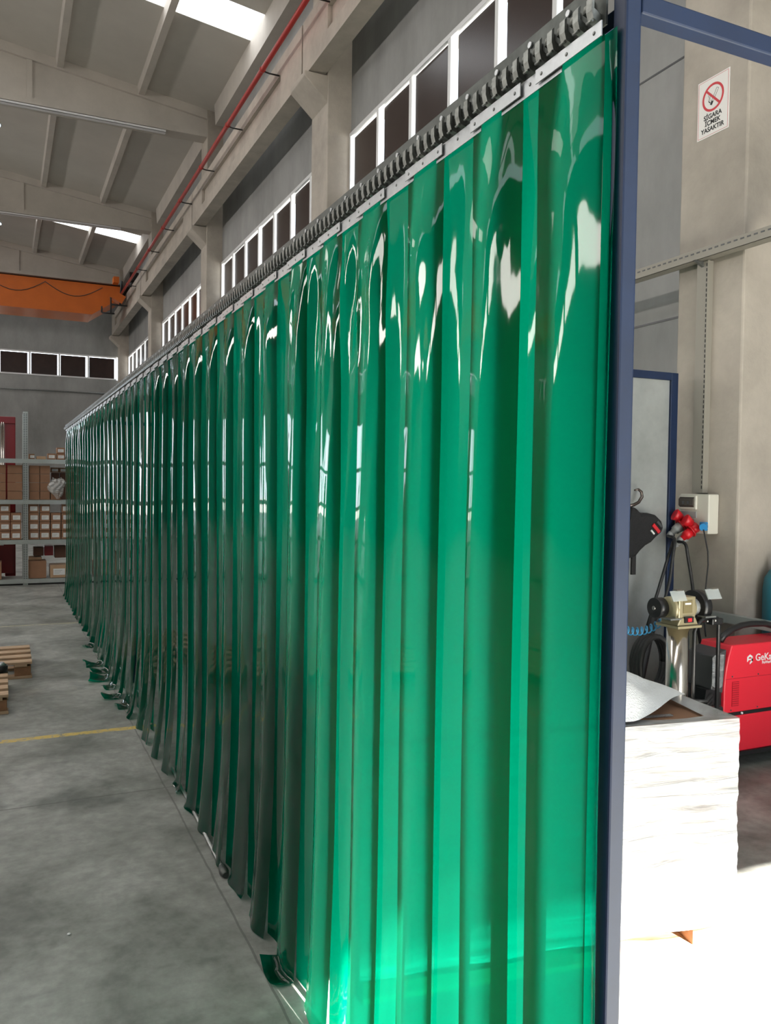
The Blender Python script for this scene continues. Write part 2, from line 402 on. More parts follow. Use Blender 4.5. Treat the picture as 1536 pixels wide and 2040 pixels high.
# red conductor pipe with brackets
t = thing('red_pipe', (4.0, 9, 8.74), 'long red pipe running beside the concrete crane girders', 'pipe')
MB().tube([(4.0, 2, 8.74), (4.0, 32.4, 8.74)], .042, 10).build('pipe', M['redpipe'], t)
y = 6.6
while y < 32:
    MB().tube([(4.0, y, 8.72), (4.12, y, 8.70), (4.30, y, 8.70)], .014, 6).build('bracket', M['black'], t)
    MB().tube([(4.0, y-.03, 8.74), (4.0, y+.03, 8.74)], .052, 10).build('coupling', M['redpipe'], t); y += 2.4

# overhead crane
t = thing('overhead_crane', (0, 33.9, 7.8), 'orange overhead travelling crane girder across the far end of the hall', 'crane')
MB().prism([(-14, 8.10), (3.03, 8.02), (4.05, 8.72), (4.1, 9.16), (-14, 9.22)], 'y', 33.0, 34.7).build('girder', M['orange'], t)
MB().box(-14, 4.15, 32.95, 34.75, 9.2, 9.23).build('rail_plate', M['cardd'], t)
c = MB()
for x0 in (-3.2, -.6, 1.4): c.tube([(x0+k*.2, 32.95, 9.05-.42*math.sin(PI*k/10)) for k in range(11)], .014, 6)
c.build('festoon_cable', M['rubber'], t)
MB().box(4.18, 4.5, 31.4, 36.0, 9.10, 9.38).build('end_carriage', M['black'], t)
w_ = MB(); w_.tube([(4.2, 31.8, 9.05), (4.5, 31.8, 9.05)], .13, 16).build('wheel', M['black'], t)
MB().box(3.75, 3.95, 32.5, 32.9, 9.2, 9.42).build('junction_box', M['orange'], t)
b = MB(); b.tube([(3.62, 32.2, 7.95), (3.62, 32.2, 8.6)], .03).tube([(3.62, 32.2, 8.3), (4.2, 32.2, 8.3)], .03).tube([(3.3, 32.2, 7.97), (3.75, 32.2, 7.97)], .03).tube([(3.3, 32.2, 7.97), (3.3, 32.2, 8.2)], .03)
b.tube([(3.95, 32.2, 8.3), (4.0, 32.2, 9.2)], .04)
b.build('collector_arm', M['black'], t)
MB().box(3.6, 4.1, 32.1, 32.5, 8.45, 8.75, Matrix.Rotation(.5, 3, 'Y')).build('buffer', M['orange'], t)

# ---------------- strip curtain ----------------
def cx(y): return .92-.065*max(0, (y-2)/11.4)**2
CY0, CY1 = 1.122, 13.4
t = thing('curtain_rail', (.92, CY0, 2.47), 'galvanised steel rail with hooked comb carrying the green strip curtain', 'rail')
def along(y0, y1, step, prof):      # profile (x offset, z) swept along the curtain line
    mb = MB(); n = max(2, int((y1-y0)/step)); rings = []
    for i in range(n+1):
        y = y0+(y1-y0)*i/n; rings.append([mb.bm.verts.new((cx(y)+px, y, pz)) for px, pz in prof])
    k = len(prof)
    for a, b in zip(rings, rings[1:]):
        for q in range(k): mb.bm.faces.new((a[q], a[(q+1) % k], b[(q+1) % k], b[q]))
    mb.bm.faces.new(rings[0]); mb.bm.faces.new(rings[-1][::-1]); return mb
along(CY0, CY1, .4, [(-.004, 2.478), (-.004, 2.562), (.030, 2.562), (.030, 2.558), (0, 2.558), (0, 2.478)]).build('rail_profile', M['galvdark'], t)
comb = MB(); y = CY0+.012
while y < CY1-.02:
    x = cx(y)
    # a hook: pressed tongue standing off the rail, bent up, with a shadowed slot under it
    prof = [(-.004, 2.484), (-.020, 2.490), (-.024, 2.503), (-.024, 2.524), (-.019, 2.530), (-.019, 2.507), (-.004, 2.500)]
    comb.prism([(x+px, pz) for px, pz in prof], 'y', y, y+.015)
    comb.prism([(x-.005, 2.532), (x-.012, 2.528), (x-.014, 2.514), (x-.004, 2.511)], 'y', y+.020, y+.037)
    comb.tube([(x-.020, y+.002, 2.488), (x-.020, y+.018, 2.4885)], .0028, 6)
    y += .0372
comb.build('hook_comb', M['hookgrey'], t)
y = CY0+.10
while y < 8:
    x = cx(y); MB().tube([(x-.003, y, 2.545), (x-.0085, y, 2.545)], .006, 8).build('bolt', M['plate'], t); y += .117

def strip(yc, w, layer, idx, label, group):
    rnd = random.Random(idx*13+layer)
    x0 = cx(yc)+(-.0065 if layer == 0 else -.002)
    far = min(1, yc/8)
    tw_t = rnd.uniform(-.02, .02); tw_b = rnd.uniform(-1, 1)*(.02+.12*far*far); sag = rnd.uniform(.006, .012)+.006*far
    wr = [(rnd.uniform(0, 6.3), rnd.uniform(.3, 1)) for _ in range(3)]
    flare = rnd.uniform(.015, .04)*(.3 if yc < 2.2 else 1) if layer == 0 else rnd.uniform(.0, .02)
    kick = rnd.uniform(0, .02) if layer == 0 else 0
    if layer == 0 and 4.9 < yc < 9.2: kick = rnd.uniform(-.06, .17); kick = max(0, kick); flare += .03
    if layer == 0 and 2.4 < yc < 2.9: kick = .07
    if yc < 1.3: flare = .0; kick = 0; tw_b = .0
    wrinkle = 1.7 if 1.95 < yc < 2.8 else .35
    bulge = rnd.uniform(.6, 1.3)
    zt, zb = 2.462, .006
    nv = 72 if yc < 5 else 40; nu = 12 if yc < 5 else 8
    lean = rnd.uniform(-.012, .012)*(1 if yc > 2.4 and layer == 0 else .2)
    def fn(u, v):
        # v along the strip, first hanging then lying on the floor
        Lh = zt-zb; tot = Lh+kick; s = v*tot
        uu = (u-.5)*w
        if s < Lh: z = zt-s; lay = 0
        else: z = zb; lay = s-Lh
        h = min(1, s/Lh); hh = (zt-z)
        fl = -flare*max(0, (h-.70)/.30)**2
        dome = math.cos(PI*(u-.5))
        prof = -sag*dome*(min(1, hh/.25))*(1 if layer == 0 else -.8)
        top = (-.007 if layer == 0 else .003)*bulge*math.exp(-((hh-.17)/.10)**2)*dome
        tw = tw_t*min(1, hh/.3)+tw_b*h
        wave = .0016*math.sin(uu*40+wr[0][0]+z*2)*min(1, hh*4)
        wave += .0022*wrinkle*wr[1][1]*math.sin(z*16+uu*22+wr[1][0])*math.exp(-max(0, hh-.12)/.35)*min(1, hh*8)
        wave += .003*wrinkle*math.sin(uu*55+z*7+wr[2][0])*math.exp(-max(0, hh-.1)/.5)*min(1, hh*8)
        wave += .004*math.sin(z*2.2+yc*1.5)*min(1, hh*2)
        curl = .012*far*max(0, (h-.75)/.25)**1.5*math.sin(u*PI*2+wr[1][0])
        x = x0+prof+top+wave+fl+uu*tw+(curl if layer == 0 else 0)-lay*.92
        y_ = yc+uu*math.cos(tw)*(1-.04*far)+lean*h
        zz = z+(.04*(lay/.2)**2+.018*math.sin(u*PI*1.6+wr[0][0])*lay/.1 if lay else 0)
        return (x, y_, max(.004, zz))
    o = thing('curtain_strip', (x0, yc, 0), label, 'curtain strip', group)
    mb = MB().grid(nu, nv, fn); mb.fixed = True
    mb.bm.normal_update()
    if sum(f.normal.x for f in mb.bm.faces) > 0: bmesh.ops.reverse_faces(mb.bm, faces=mb.bm.faces)
    mb.build('sheet', M['pvc'], o)
    # clamp plate with rivets
    px = cx(yc)-(.0125 if layer == 0 else .0078)
    if w < .05: return o
    MB().box(px-.0022, px, yc-w/2, yc+w/2, 2.456, 2.4815).build('clamp_plate', M['plate'], o) if layer == 0 else MB().box(px+.001-.0022, px+.001, yc-w/2, yc+w/2, 2.448, 2.4815).build('clamp_plate', M['plate'], o)
    if yc < 6:
        for k in (.10, .5, .9):
            MB().ball((px-.0022-(0 if layer == 0 else -.001), yc-w/2+w*k, 2.468), .0036, (.6, 1, 1)).build('rivet', M['galv'], o)
    return o
W_ = .188
fronts = [1.214]+[1.452+.3135*k for k in range(39)]
fronts = [y for y in fronts if y+W_/2 < CY1+.05]
backs = [(a+b)/2 for a, b in zip(fronts, fronts[1:])]
strip(1.112, .034, 1, 99, 'narrow dark green strip edge tucked against the blue post', 'rear strips of the green curtain')
for i, y in enumerate(fronts):
    lab = ('green translucent front strip right beside the blue post' if i == 0 else
           'far end front strip of the green curtain, beside the shelving' if i == len(fronts)-1 else
           '%s green front strip of the curtain counted from the blue post' % nth(i+1))
    strip(y, W_, 0, i, lab, 'front strips of the green curtain')
for i, y in enumerate(backs):
    strip(y, .197, 1, i+100, '%s green rear strip, filling the %s gap behind the front strips from the post' % (nth(i+1), nth(i+1)), 'rear strips of the green curtain')

# blue booth frames
t = thing('blue_frame', (.94, 1.10, 0), 'dark blue square tube frame holding the green curtain, nearest the camera', 'frame')
MB().box(.925, .958, 1.082, 1.115, .004, 2.52).build('post', M['blue'], t, bevel=.004)
MB().box(.958, 4.6, 1.082, 1.115, 2.487, 2.52).build('top_bar', M['blue'], t, bevel=.003)
along(1.116, CY1, .4, [(.030, 2.49), (.030, 2.52), (.06, 2.52), (.06, 2.49)]).build('side_bar', M['blue'], t)
MB().box(.90, .985, 1.06, 1.14, 0, .006).build('foot_plate', M['blue'], t)
t = thing('partition', (2.4, 4.58, 0), 'blue framed grey sheet partition standing beside the concrete column', 'partition')
PX1, PZ = 4.47, 2.55
MB().box(PX1-.065, PX1, 4.58, 4.63, 0, PZ).build('post', M['blue'], t, bevel=.003)
MB().box(1.0, 1.05, 4.58, 4.63, 0, PZ).build('post', M['blue'], t, bevel=.003)
MB().box(1.05, PX1-.065, 4.58, 4.63, PZ-.055, PZ).build('top_bar', M['blue'], t, bevel=.003)
MB().box(1.05, PX1-.065, 4.60, 4.61, .08, PZ-.055).build('panel', M['panelgrey'], t)
for yf in (7.2, 10.4):
    t = thing('blue_frame', (2.4, yf, 0), 'blue booth frame behind the curtain, %s' % ('beyond the grey partition' if yf < 8 else 'farthest from the camera'), 'frame')
    MB().box(3.885, 3.93, yf, yf+.04, 0, 2.44).build('post', M['blue'], t)
    MB().box(.99, 1.03, yf, yf+.04, 0, 2.44).build('post', M['blue'], t)
    MB().box(1.03, 3.885, yf, yf+.04, 2.40, 2.44).build('top_bar', M['blue'], t)

# ---------------- right side: sign, trays, socket box ----------------
XS = XC-.001
t = thing('sign', (XS, 4.44, 4.235), 'white no smoking sign with red ring on the concrete column', 'sign')
MB().box(XS-.004, XS, 4.293, 4.583, 4.235, 4.652).build('board', M['signwhite'], t, bevel=.0015)
b = MB(); x1 = XS-.0052
for (a0, a1, c0, c1) in ((4.303, 4.573, 4.245, 4.2465), (4.303, 4.573, 4.6405, 4.642), (4.303, 4.3045, 4.245, 4.642), (4.5715, 4.573, 4.245, 4.642)): b.box(x1, XS-.004, a0, a1, c0, c1)
b.build('border_line', M['signred'], t)
cy_, cz_ = 4.44, 4.505
b = MB()
for k in range(48):
    a0, a1 = 2*PI*k/48, 2*PI*(k+1)/48
    q = [(cy_+r*math.cos(a), cz_+r*math.sin(a)) for r, a in ((.082, a0), (.098, a0), (.098, a1), (.082, a1))]
    b.prism(q, 'x', XS-.0055, XS-.004)
s2 = .0075; d_ = math.radians(45)
# bar from upper left to lower right as seen (left = larger y)
ux, uz = math.cos(d_), math.sin(d_)
q = [(cy_+.084*ux-s2*uz, cz_+.084*uz+s2*ux), (cy_-.084*ux-s2*uz, cz_-.084*uz+s2*ux), (cy_-.084*ux+s2*uz, cz_-.084*uz-s2*ux), (cy_+.084*ux+s2*uz, cz_+.084*uz-s2*ux)]
b.prism(q, 'x', XS-.0062, XS-.0042); b.build('prohibition_ring', M['signred'], t)
b = MB()   # cigarette: outline, black tip and smoke
def seg(b, p, q, w):
    p, q = Vector(p), Vector(q); d = (q-p).normalized(); nrm = Vector((-d.y, d.x))*w/2
    b.prism([tuple(p+nrm), tuple(q+nrm), tuple(q-nrm), tuple(p-nrm)], 'x', XS-.0052, XS-.0042)
P0, P1 = (cy_+.012, cz_-.040), (cy_-.042, cz_+.050)
dd = (Vector(P1)-Vector(P0)).normalized(); nn = Vector((-dd.y, dd.x))*.009
seg(b, Vector(P0)+nn, Vector(P1)+nn, .0018); seg(b, Vector(P0)-nn, Vector(P1)-nn, .0018); seg(b, Vector(P1)+nn, Vector(P1)-nn, .0018)
seg(b, Vector(P0)-dd*.012, Vector(P0)+dd*.016, .019); seg(b, (cy_+.040, cz_-.018), (cy_+.024, cz_-.034), .006)
for p, q in (((.042, -.016), (.034, .004)), ((.034, .004), (.044, .020)), ((.044, .020), (.034, .036)), ((.028, .020), (.020, .032)), ((.020, .032), (.034, .036)), ((.028, -.02), (.028, .02))):
    seg(b, (cy_+p[0], cz_+p[1]), (cy_+q[0], cz_+q[1]), .0016)
b.build('cigarette_symbol', M['ink'], t)
for k, (body, dz) in enumerate((('SİGARA', 4.362), ('İÇMEK', 4.318), ('YASAKTIR', 4.272))):
    text('lettering', body, M['ink'], .046, frame4((XS-.0045, cy_, dz), (0, -1, 0), (0, 0, 1)), t, off=.0011)

b = MB()
def tray(b, a, c, e): b.box(*a, *c, *e)
t = thing('cable_tray', (4.5, 4.5, 3.34), 'grey perforated cable tray running level across the concrete column', 'cable tray')
TX0, TX1, TZ = 4.49, 4.58, 3.34
b = MB().box(TX0, TX1, -2, 30, TZ, TZ+.003).box(TX0, TX0+.003, -2, 30, TZ, TZ+.075).box(TX1-.003, TX1, -2, 30, TZ, TZ+.075)
b.build('tray', M['traygrey'], t)
b = MB(); y = 3.6
while y < 6: b.box(TX0-.002, TX0, y, y+.03, TZ+.045, TZ+.055); y += .055
b.build('slots', M['weldgrey'], t)
MB().prism([(4.46, 3.335), (4.60, 3.335), (4.60, 3.27)], 'y', 4.44, 4.46).build('bracket', M['galv'], t)
t = thing('cable_tray', (4.59, 4.45, 1.69), 'pale grey upright cable channel down the column to the socket box', 'cable tray')
MB().box(4.545, 4.599, 4.40, 4.50, 1.68, 3.335).build('channel', M['traygrey'], t)
b = MB(); z = 1.71
while z < 3.3: b.box(4.5435, 4.545, 4.405, 4.413, z, z+.022); z += .036
b.build('slots', M['ink'], t)
MB().box(4.50, 4.56, 3.0, 4.55, .79, .85).build('x', M['steel'])
bpy.data.objects['x'].name = 'wall_rail'; tag(bpy.data.objects['wall_rail'], 'grey steel rail behind the red welding machine', 'rail')

t = thing('socket_box', (4.55, 4.48, 1.39), 'cream electrical socket box with smoked breaker window on the column', 'electrical box')
MB().box(4.50, 4.598, 4.315, 4.59, 1.39, 1.672).build('housing', M['cream'], t, bevel=.008)
MB().box(4.485, 4.502, 4.42, 4.585, 1.56, 1.66).build('breaker_frame', M['cream'], t, bevel=.006)
bw = MB().prism([(4.486, 1.575), (4.470, 1.59), (4.470, 1.635), (4.486, 1.65)], 'y', 4.435, 4.572).build('breaker_window', M['smoke'], t)
for y in (4.47, 4.515): MB().box(4.467, 4.4705, y, y+.02, 1.598, 1.62).build('breaker_switch', M['weldgrey'], bw)
MB().box(4.492, 4.501, 4.425, 4.58, 1.50, 1.545).build('label_strip', M['plastic'], t)
def cone(b, p, d, l, r0, r1, n=16):
    p, d = Vector(p), Vector(d).normalized(); b.tube([p, p+d*l], [r0, r1], n); return p+d*l
for k, (y, z, top) in enumerate(((4.42, 1.44, 0), (4.52, 1.475, 0))):
    s = MB(); d = Vector((-.75, .25, -.55)).normalized()
    p = cone(s, (4.50, y, z), d, .05, .040, .036); s.tube([p, p+d*.012], [.048, .048], 16)
    so = s.build('red_socket', M['plugred'], t)
    l = MB(); lp = Vector((4.46, y+.01, z+.02)); ld_ = Vector((-.7, .3, .42)).normalized()
    l.tube([lp, lp+ld_*.055, lp+ld_*.06], [.028, .045, .040], 16); l.build('socket_lid', M['plugred'], so)
PATHS = [[(4.26, 4.28, 1.34), (4.28, 4.28, 1.24), (4.32, 4.28, 1.09), (4.36, 4.29, .92), (4.41, 4.30, .73), (4.47, 4.30, .5), (4.47, 4.30, .02)],
         [(4.19, 4.3, 1.37), (4.16, 4.3, 1.24), (4.14, 4.3, 1.04), (4.04, 4.3, .81), (3.93, 4.3, .63), (3.81, 4.3, .45), (3.70, 4.3, .02)],
         [(4.21, 4.34, 1.36), (4.17, 4.34, 1.26), (4.11, 4.35, 1.07), (4.05, 4.36, .88), (4.0, 4.38, .69), (3.96, 4.4, .45), (3.90, 4.4, .02)]]
for k, (y, z) in enumerate(((4.42, 1.44), (4.52, 1.475), (4.47, 1.40))):
    d = Vector((-.72, .22, -.6)).normalized(); p0 = Vector((4.50, y, z))+d*.062
    pl = thing('power_plug', p0, '%s' % ('grey-backed red industrial plug in the lower red socket', 'industrial plug in the farther red socket, cable hanging down', 'dark plug tucked between the two red sockets')[k], 'plug')
    MB().tube([p0, p0+d*.05, p0+d*.052, p0+d*.085], [.036, .033, .026, .018], 14).build('plug_body', M['plugred'] if k == 0 else M['plastic'], pl)
    g = MB(); g.tube([p0+d*.085, p0+d*.115], [.024, .016], 12).build('cable_gland', M['plastic'], pl)
    e = p0+d*.115
    pts = [e]+[Vector(q) for q in PATHS[k]]
    for _ in range(2): pts = [pts[0]]+[c for a_, b_ in zip(pts, pts[1:]) for c in (a_.lerp(b_, .25), a_.lerp(b_, .75))]+[pts[-1]]
    MB().tube(pts, .011, 8).build('cable', M['rubber'], pl)
t = thing('power_plug', (4.5, 4.33, 1.44), 'blue plug with thin black cable at the right edge of the socket box', 'plug')
MB().box(4.465, 4.50, 4.315, 4.365, 1.415, 1.475).build('blue_socket', M['plugblue'], t, bevel=.006)
MB().tube([(4.47, 4.325, 1.445), (4.435, 4.30, 1.44)], [.028, .025], 16).build('plug_body', M['plugblue'], t)
MB().tube([(4.44, 4.30, 1.425), (4.45, 4.29, 1.36), (4.46, 4.275, 1.27), (4.45, 4.26, 1.18), (4.45, 4.27, 1.08), (4.45, 4.28, .98), (4.44, 4.29, .92), (4.40, 4.24, .82), (4.35, 4.17, .70)], .0055, 6).build('cable', M['rubber'], t)

for o_ in list(COL.objects):
    if o_.parent is None and (o_.name.startswith('socket_box') or o_.name.startswith('power_plug')): o_.location.y -= .02
# black bag on a hook
t = thing('hanging_bag', (3.55, 3.9, 1.3), 'black padded bag with red and grey tag hanging from a curved hook', 'bag')
hk = [(3.44+.0, 3.90, 1.615)]+[(3.485+.062*math.cos(a), 3.90, 1.655+.045*math.sin(a)) for a in [-2.2, -1.6, -1.0, -.4, .2, .8, 1.3, 1.7, 2.1]]
hk = [(3.43, 3.90, 1.60), (3.47, 3.90, 1.605), (3.51, 3.90, 1.622), (3.535, 3.90, 1.655), (3.53, 3.90, 1.685), (3.505, 3.90, 1.700), (3.475, 3.90, 1.695)]
MB().tube(hk, [.010, .010, .010, .010, .009, .008, .005], 10).build('hook', mat('dark_steel', (.12, .10, .09), .3, .9), t)
b = MB(); ol = [(3.43, 1.60), (3.47, 1.585), (3.505, 1.555), (3.56, 1.558), (3.62, 1.545), (3.665, 1.51), (3.685, 1.465), (3.665, 1.435), (3.62, 1.405), (3.585, 1.375), (3.54, 1.355), (3.50, 1.325), (3.465, 1.29), (3.40, 1.28), (3.38, 1.40), (3.41, 1.50)]
bo = b.prism(ol, 'y', 3.86, 3.945).build('bag_body', M['fabric'], t, bevel=.02)
MB().box(3.575, 3.645, 3.850, 3.857, 1.452, 1.474, Matrix.Rotation(.75, 3, 'Y')).build('red_tag', M['signred'], t)
MB().box(3.61, 3.66, 3.850, 3.857, 1.482, 1.497, Matrix.Rotation(.75, 3, 'Y')).build('grey_tag', M['weldgrey'], t)
MB().box(3.565, 3.60, 3.850, 3.857, 1.436, 1.446, Matrix.Rotation(.75, 3, 'Y')).build('white_tag', M['paper'], t)
MB().box(3.47, 3.50, 3.90, 3.915, 1.18, 1.36).build('strap', M['rubber'], t)
t.location = (4.114, 4.52, 1.236); t.scale = (1.159,)*3

# ---------------- bench grinder on pedestal ----------------
GX, GY = 3.455, 3.5
t = thing('bench_grinder', (GX, GY, 0), 'gold bodied twin wheel bench grinder on a shiny pipe pedestal', 'grinder')
b = MB(); b.tube([(GX-.085, GY, 1.035), (GX-.075, GY, 1.035), (GX+.075, GY, 1.035), (GX+.085, GY, 1.035)], [.045, .068, .068, .045], 24)
b.box(GX-.062, GX+.062, GY-.068, GY, .985, 1.105)
b.prism([(GX-.055, .99), (GX+.055, .99), (GX+.078, .945), (GX-.078, .945)], 'y', GY-.075, GY+.06)
mo = b.build('motor_body', M['grind'], t, bevel=.006)
MB().box(GX-.033, GX+.033, GY-.072, GY-.066, 1.015, 1.085).build('ribbed_plate', mat('grinder_shade', (.22, .18, .09), .45, .3), mo)  # ribbed plate in one flat darker gold
MB().box(GX-.024, GX+.020, GY-.075, GY-.070, 1.062, 1.072).build('name_plate', M['paper'], mo)
MB().box(GX-.030, GX+.034, GY-.083, GY-.074, .962, .995).build('switch_plate', M['black'], t)
MB().box(GX-.012, GX+.016, GY-.088, GY-.080, .968, .988).build('switch', M['signred'], t)
MB().box(GX-.088, GX+.088, GY-.09, GY+.08, .932, .945).build('base_plate', M['grind'], t)
for s, rr, y0 in ((-1, .045, GY+.03), (1, .082, GY)):
    wx = GX+s*(.145 if s > 0 else .112)
    g = MB(); g.tube([(wx-.028, y0+.01, 1.035), (wx+.028, y0+.01, 1.035)], rr+.012, 28).build('wheel_guard', M['black'], t)
    MB().tube([(wx-s*.055, y0, 1.035), (wx-s*.028, y0, 1.035)], [.03, .05], 16).build('hub_cover', M['plastic'], t)
    MB().tube([(wx+s*.028, y0+.01, 1.035), (wx+s*.034, y0+.01, 1.035)], .012, 10).build('hub_nut', M['chrome'], t)
    MB().box(wx-.04, wx+.04, GY-.10, GY-.04, .985, .993).build('tool_rest', M['galv'], t)
    gb = MB().box(wx-.05, wx+.05, GY-.115, GY-.110, 1.09, 1.15, Matrix.Rotation(-.5, 3, 'X')).build('spark_shield', M['shield'], t)
    MB().box(wx-.018, wx+.03, GY-.118, GY-.085, 1.148, 1.153).build('shield_bracket', M['chrome'], gb)
MB().tube([(GX, GY, .10), (GX, GY, .93)], .062, 32).build('pedestal', M['chrome'], t)
b = MB(); 
for z in (.40, .43, .46): b.tube([(GX, GY, z), (GX, GY, z+.018)], .074, 24)
b.build('collar_rings', M['weldgrey'], t)
MB().tube([(GX, GY, 0), (GX, GY, .03), (GX, GY, .1)], [.18, .16, .06], 28).build('foot', M['black'], t)
# dark tarred pipe / duct behind the pedestal
t = thing('hose_reel', (3.56, 3.84, 0), 'black round hose reel standing behind the grinder pedestal', 'hose reel')
b = MB()
for k in range(4): 
    b.tube([(3.58+.12*math.cos(a), 3.80+.025*k, .64+.17*math.sin(a)) for a in [2*PI*q/28 for q in range(29)]], .016, 8)
b.build('coiled_hose', M['rubber'], t); MB().box(3.50, 3.62, 3.79, 3.90, 0, .5).build('stand', M['black'], t)
# leaning dark bars and cables on the left of the grinder
for k, (p, q, r, lab) in enumerate((
    ((3.74, 4.22, 0.01), (4.05, 4.30, .95), .026, 'thick dark bar leaning left of the grinder pedestal'),
    ((3.80, 4.34, 0.01), (4.16, 4.40, .86), .018, 'slimmer dark rod leaning between thick bar and grinder'),
    ((3.98, 4.1, 0.01), (4.10, 4.16, .78), .008, 'thin black lead hanging just left of the pedestal'))):
    p, q = Vector(p), Vector(q)
    tag(MB().tube([p, p.lerp(q, .5)+Vector((0, 0, -.02)), q], r, 10).build('leaning_rod' if k < 2 else 'hanging_cable', M['rubber']), lab, 'rod' if k < 2 else 'cable')
b = MB(); pts = []
for k in range(0, 200):
    u = k/199; a = 2*PI*8.5*u
    pts.append((3.22+.29*u, 3.68+.016*math.sin(a), .895+.022*math.cos(a)+.03*u-.03*math.sin(PI*u)))
tag(b.tube(pts, .0042, 6).build('coiled_hose', M['hose']), 'blue spiral air hose stretched beside the black wheel of the grinder', 'hose')

# ---------------- welder ----------------
WX, WY = 3.955, 3.62
t = thing('welding_machine', (WX, WY, 0), 'large red welding machine with black handle and white lettering', 'welding machine')
def side(x0, z0, x1, z1): pass
up = MB().prism([(3.955, .345), (3.955, .50), (3.965, .60), (3.985, .69), (4.01, .76), (4.95, .76), (4.95, .345)], 'y', WY, WY+.24).build('upper_housing', M['weldred'], t, bevel=.008)
MB().box(3.955, 4.95, WY+.004, WY+.235, .325, .345).build('gap_band', M['black'], t)
lo_ = MB().box(3.965, 4.94, WY, WY+.24, .10, .325).build('lower_housing', M['weldred'], t, bevel=.008)
MB().box(3.96, 4.95, WY-.01, WY+.25, .075, .10).build('base_frame', M['black'], t)
MB().box(3.963, 4.949, WY-.0012, WY, .553, .556).build('panel_seam', M['weldvent'], up)
MB().box(4.02, 4.077, WY-.003, WY+.002, .385, .535).build('vent_grille', M['weldvent'], up)
b = MB()
for k in range(11): b.box(4.022, 4.075, WY-.0045, WY-.003, .392+k*.0135, .397+k*.0135)
b.build('vent_slats', M['weldred'], up)
b = MB()
for k in range(7): b.box(3.967, 4.0, WY-.002, WY, .13+k*.014, .135+k*.014)
b.build('lower_vent', M['weldvent'], lo_)
for x, z in ((4.02, .568), (4.24, .566), (4.015, .362), (4.24, .362), (4.55, .566)):
    MB().tube([(x, WY-.003, z), (x, WY, z)], .005, 8).build('screw', M['weldgrey'], up)
MB().tube([(4.11, WY-.004, .336), (4.11, WY+.01, .336)], .007, 8).build('screw', M['white'], t)
# logo and lettering
def hexring(b, cx_, cz_, r):
    pass
b = MB(); lx, lz, lr = 4.165, .663, .031
P = lambda a, r: (lx+r*math.cos(a)*.88, lz+r*math.sin(a))
hexp = [P(math.radians(90+60*k), lr) for k in range(6)]; hexi = [P(math.radians(90+60*k), lr*.55) for k in range(6)]
for k in (0, 1, 3, 4, 5):
    k2 = (k+1) % 6
    if k == 5: continue
    b.prism([hexp[k], hexp[k2], hexi[k2], hexi[k]], 'y', WY-.002, WY)
b.prism([hexp[4], (lx+lr*.76, lz+.002), (lx+lr*.45, lz+.002), hexi[4]], 'y', WY-.002, WY)
b.box(lx-lr*.45, lx+lr*.76, WY-.002, WY, lz-.004, lz+.004)
b.prism([hexp[0], (lx+lr*.76, lz+lr*.55), (lx+lr*.40, lz+lr*.30), hexi[0]], 'y', WY-.002, WY)
b.build('logo', M['white'], up)
text('lettering', 'GeKaMac', M['white'], .062, frame4((4.212, WY-.001, .650), (1, 0, 0), (0, 0, 1)), up, off=.0008, align='LEFT')
text('lettering', 'PoWerPlus', M['white'], .024, frame4((4.27, WY-.001, .628), (1, 0, 0), (0, 0, 1)), up, off=.0006, align='LEFT')
hp = [(4.02+.0, .765), (4.05, .80), (4.12, .835), (4.20, .855), (4.28, .86), (4.40, .855), (4.50, .83), (4.57, .78), (4.58, .76)]
MB().tube([(x, WY+.10, z) for x, z in hp], [.020]*9, 10).build('handle', M['black'], t)
MB().prism([(3.88, .70), (3.98, .735), (3.955, .47), (3.86, .50)], 'y', WY+.01, WY+.23).build('control_panel', M['weldgrey'], t, bevel=.006)
MB().prism([(3.845, .70), (3.885, .725), (3.94, .71), (3.93, .52), (3.89, .50), (3.845, .53)], 'y', WY-.012, WY-.006).build('plastic_cover', M['filmthin'], t, bevel=.01)
MB().prism([(3.80, .35), (3.955, .35), (3.955, .50), (3.83, .50)], 'y', WY+.02, WY+.23).build('front_connector_bay', M['black'], t)
# wire feeder frame
t = thing('wire_feeder_trolley', (3.66, 3.45, 0), 'black tube trolley frame with bent handle before the red machine', 'trolley')
b = MB().tube([(3.53, 3.45, .03), (3.53, 3.45, .90), (3.545, 3.45, .935), (3.58, 3.45, .965), (3.63, 3.45, .978), (3.68, 3.45, .975)], .012, 10)
b.build('handle_tube', M['black'], t)
MB().tube([(3.715, 3.45, .03), (3.715, 3.45, .955), (3.70, 3.45, .968), (3.66, 3.45, .972)], .012, 10).build('handle_tube', M['black'], t)
MB().box(3.64, 3.725, 3.425, 3.475, .935, .972).build('joint_block', M['black'], t, bevel=.006)
for x in (3.60, 3.66): MB().ball((x, 3.425, .962), .008).build('bolt', M['chrome'], t)
MB().box(3.60, 3.80, 3.47, 3.72, .10, .45).build('feeder_body', M['black'], t, bevel=.02)
b = MB()
for z in (.475, .50, .525): b.tube([(3.50, 3.40, z), (3.58, 3.40, z-.01), (3.64, 3.42, z+.02)], .010, 8)
b.build('hose_bundle', M['rubber'], t)
for x in (3.53, 3.74): MB().tube([(x-.015, 3.5, .06), (x+.015, 3.5, .06)], .06, 18).build('wheel', M['rubber'], t)
# gas cylinder
t = thing('gas_cylinder', (4.87, 4.01, 0), 'teal gas cylinder cut by the right edge behind the red machine', 'gas cylinder')
t.location = (4.87, 4.01, 0)
MB().tube([(4.87, 4.01, 0), (4.87, 4.01, 1.02), (4.87, 4.01, 1.10), (4.87, 4.01, 1.15), (4.87, 4.01, 1.17)], [.10, .10, .09, .06, .035], 24).build('body', M['teal'], t)
MB().tube([(4.87, 4.01, 1.17), (4.87, 4.01, 1.24)], .022, 12).build('valve', M['chrome'], t)

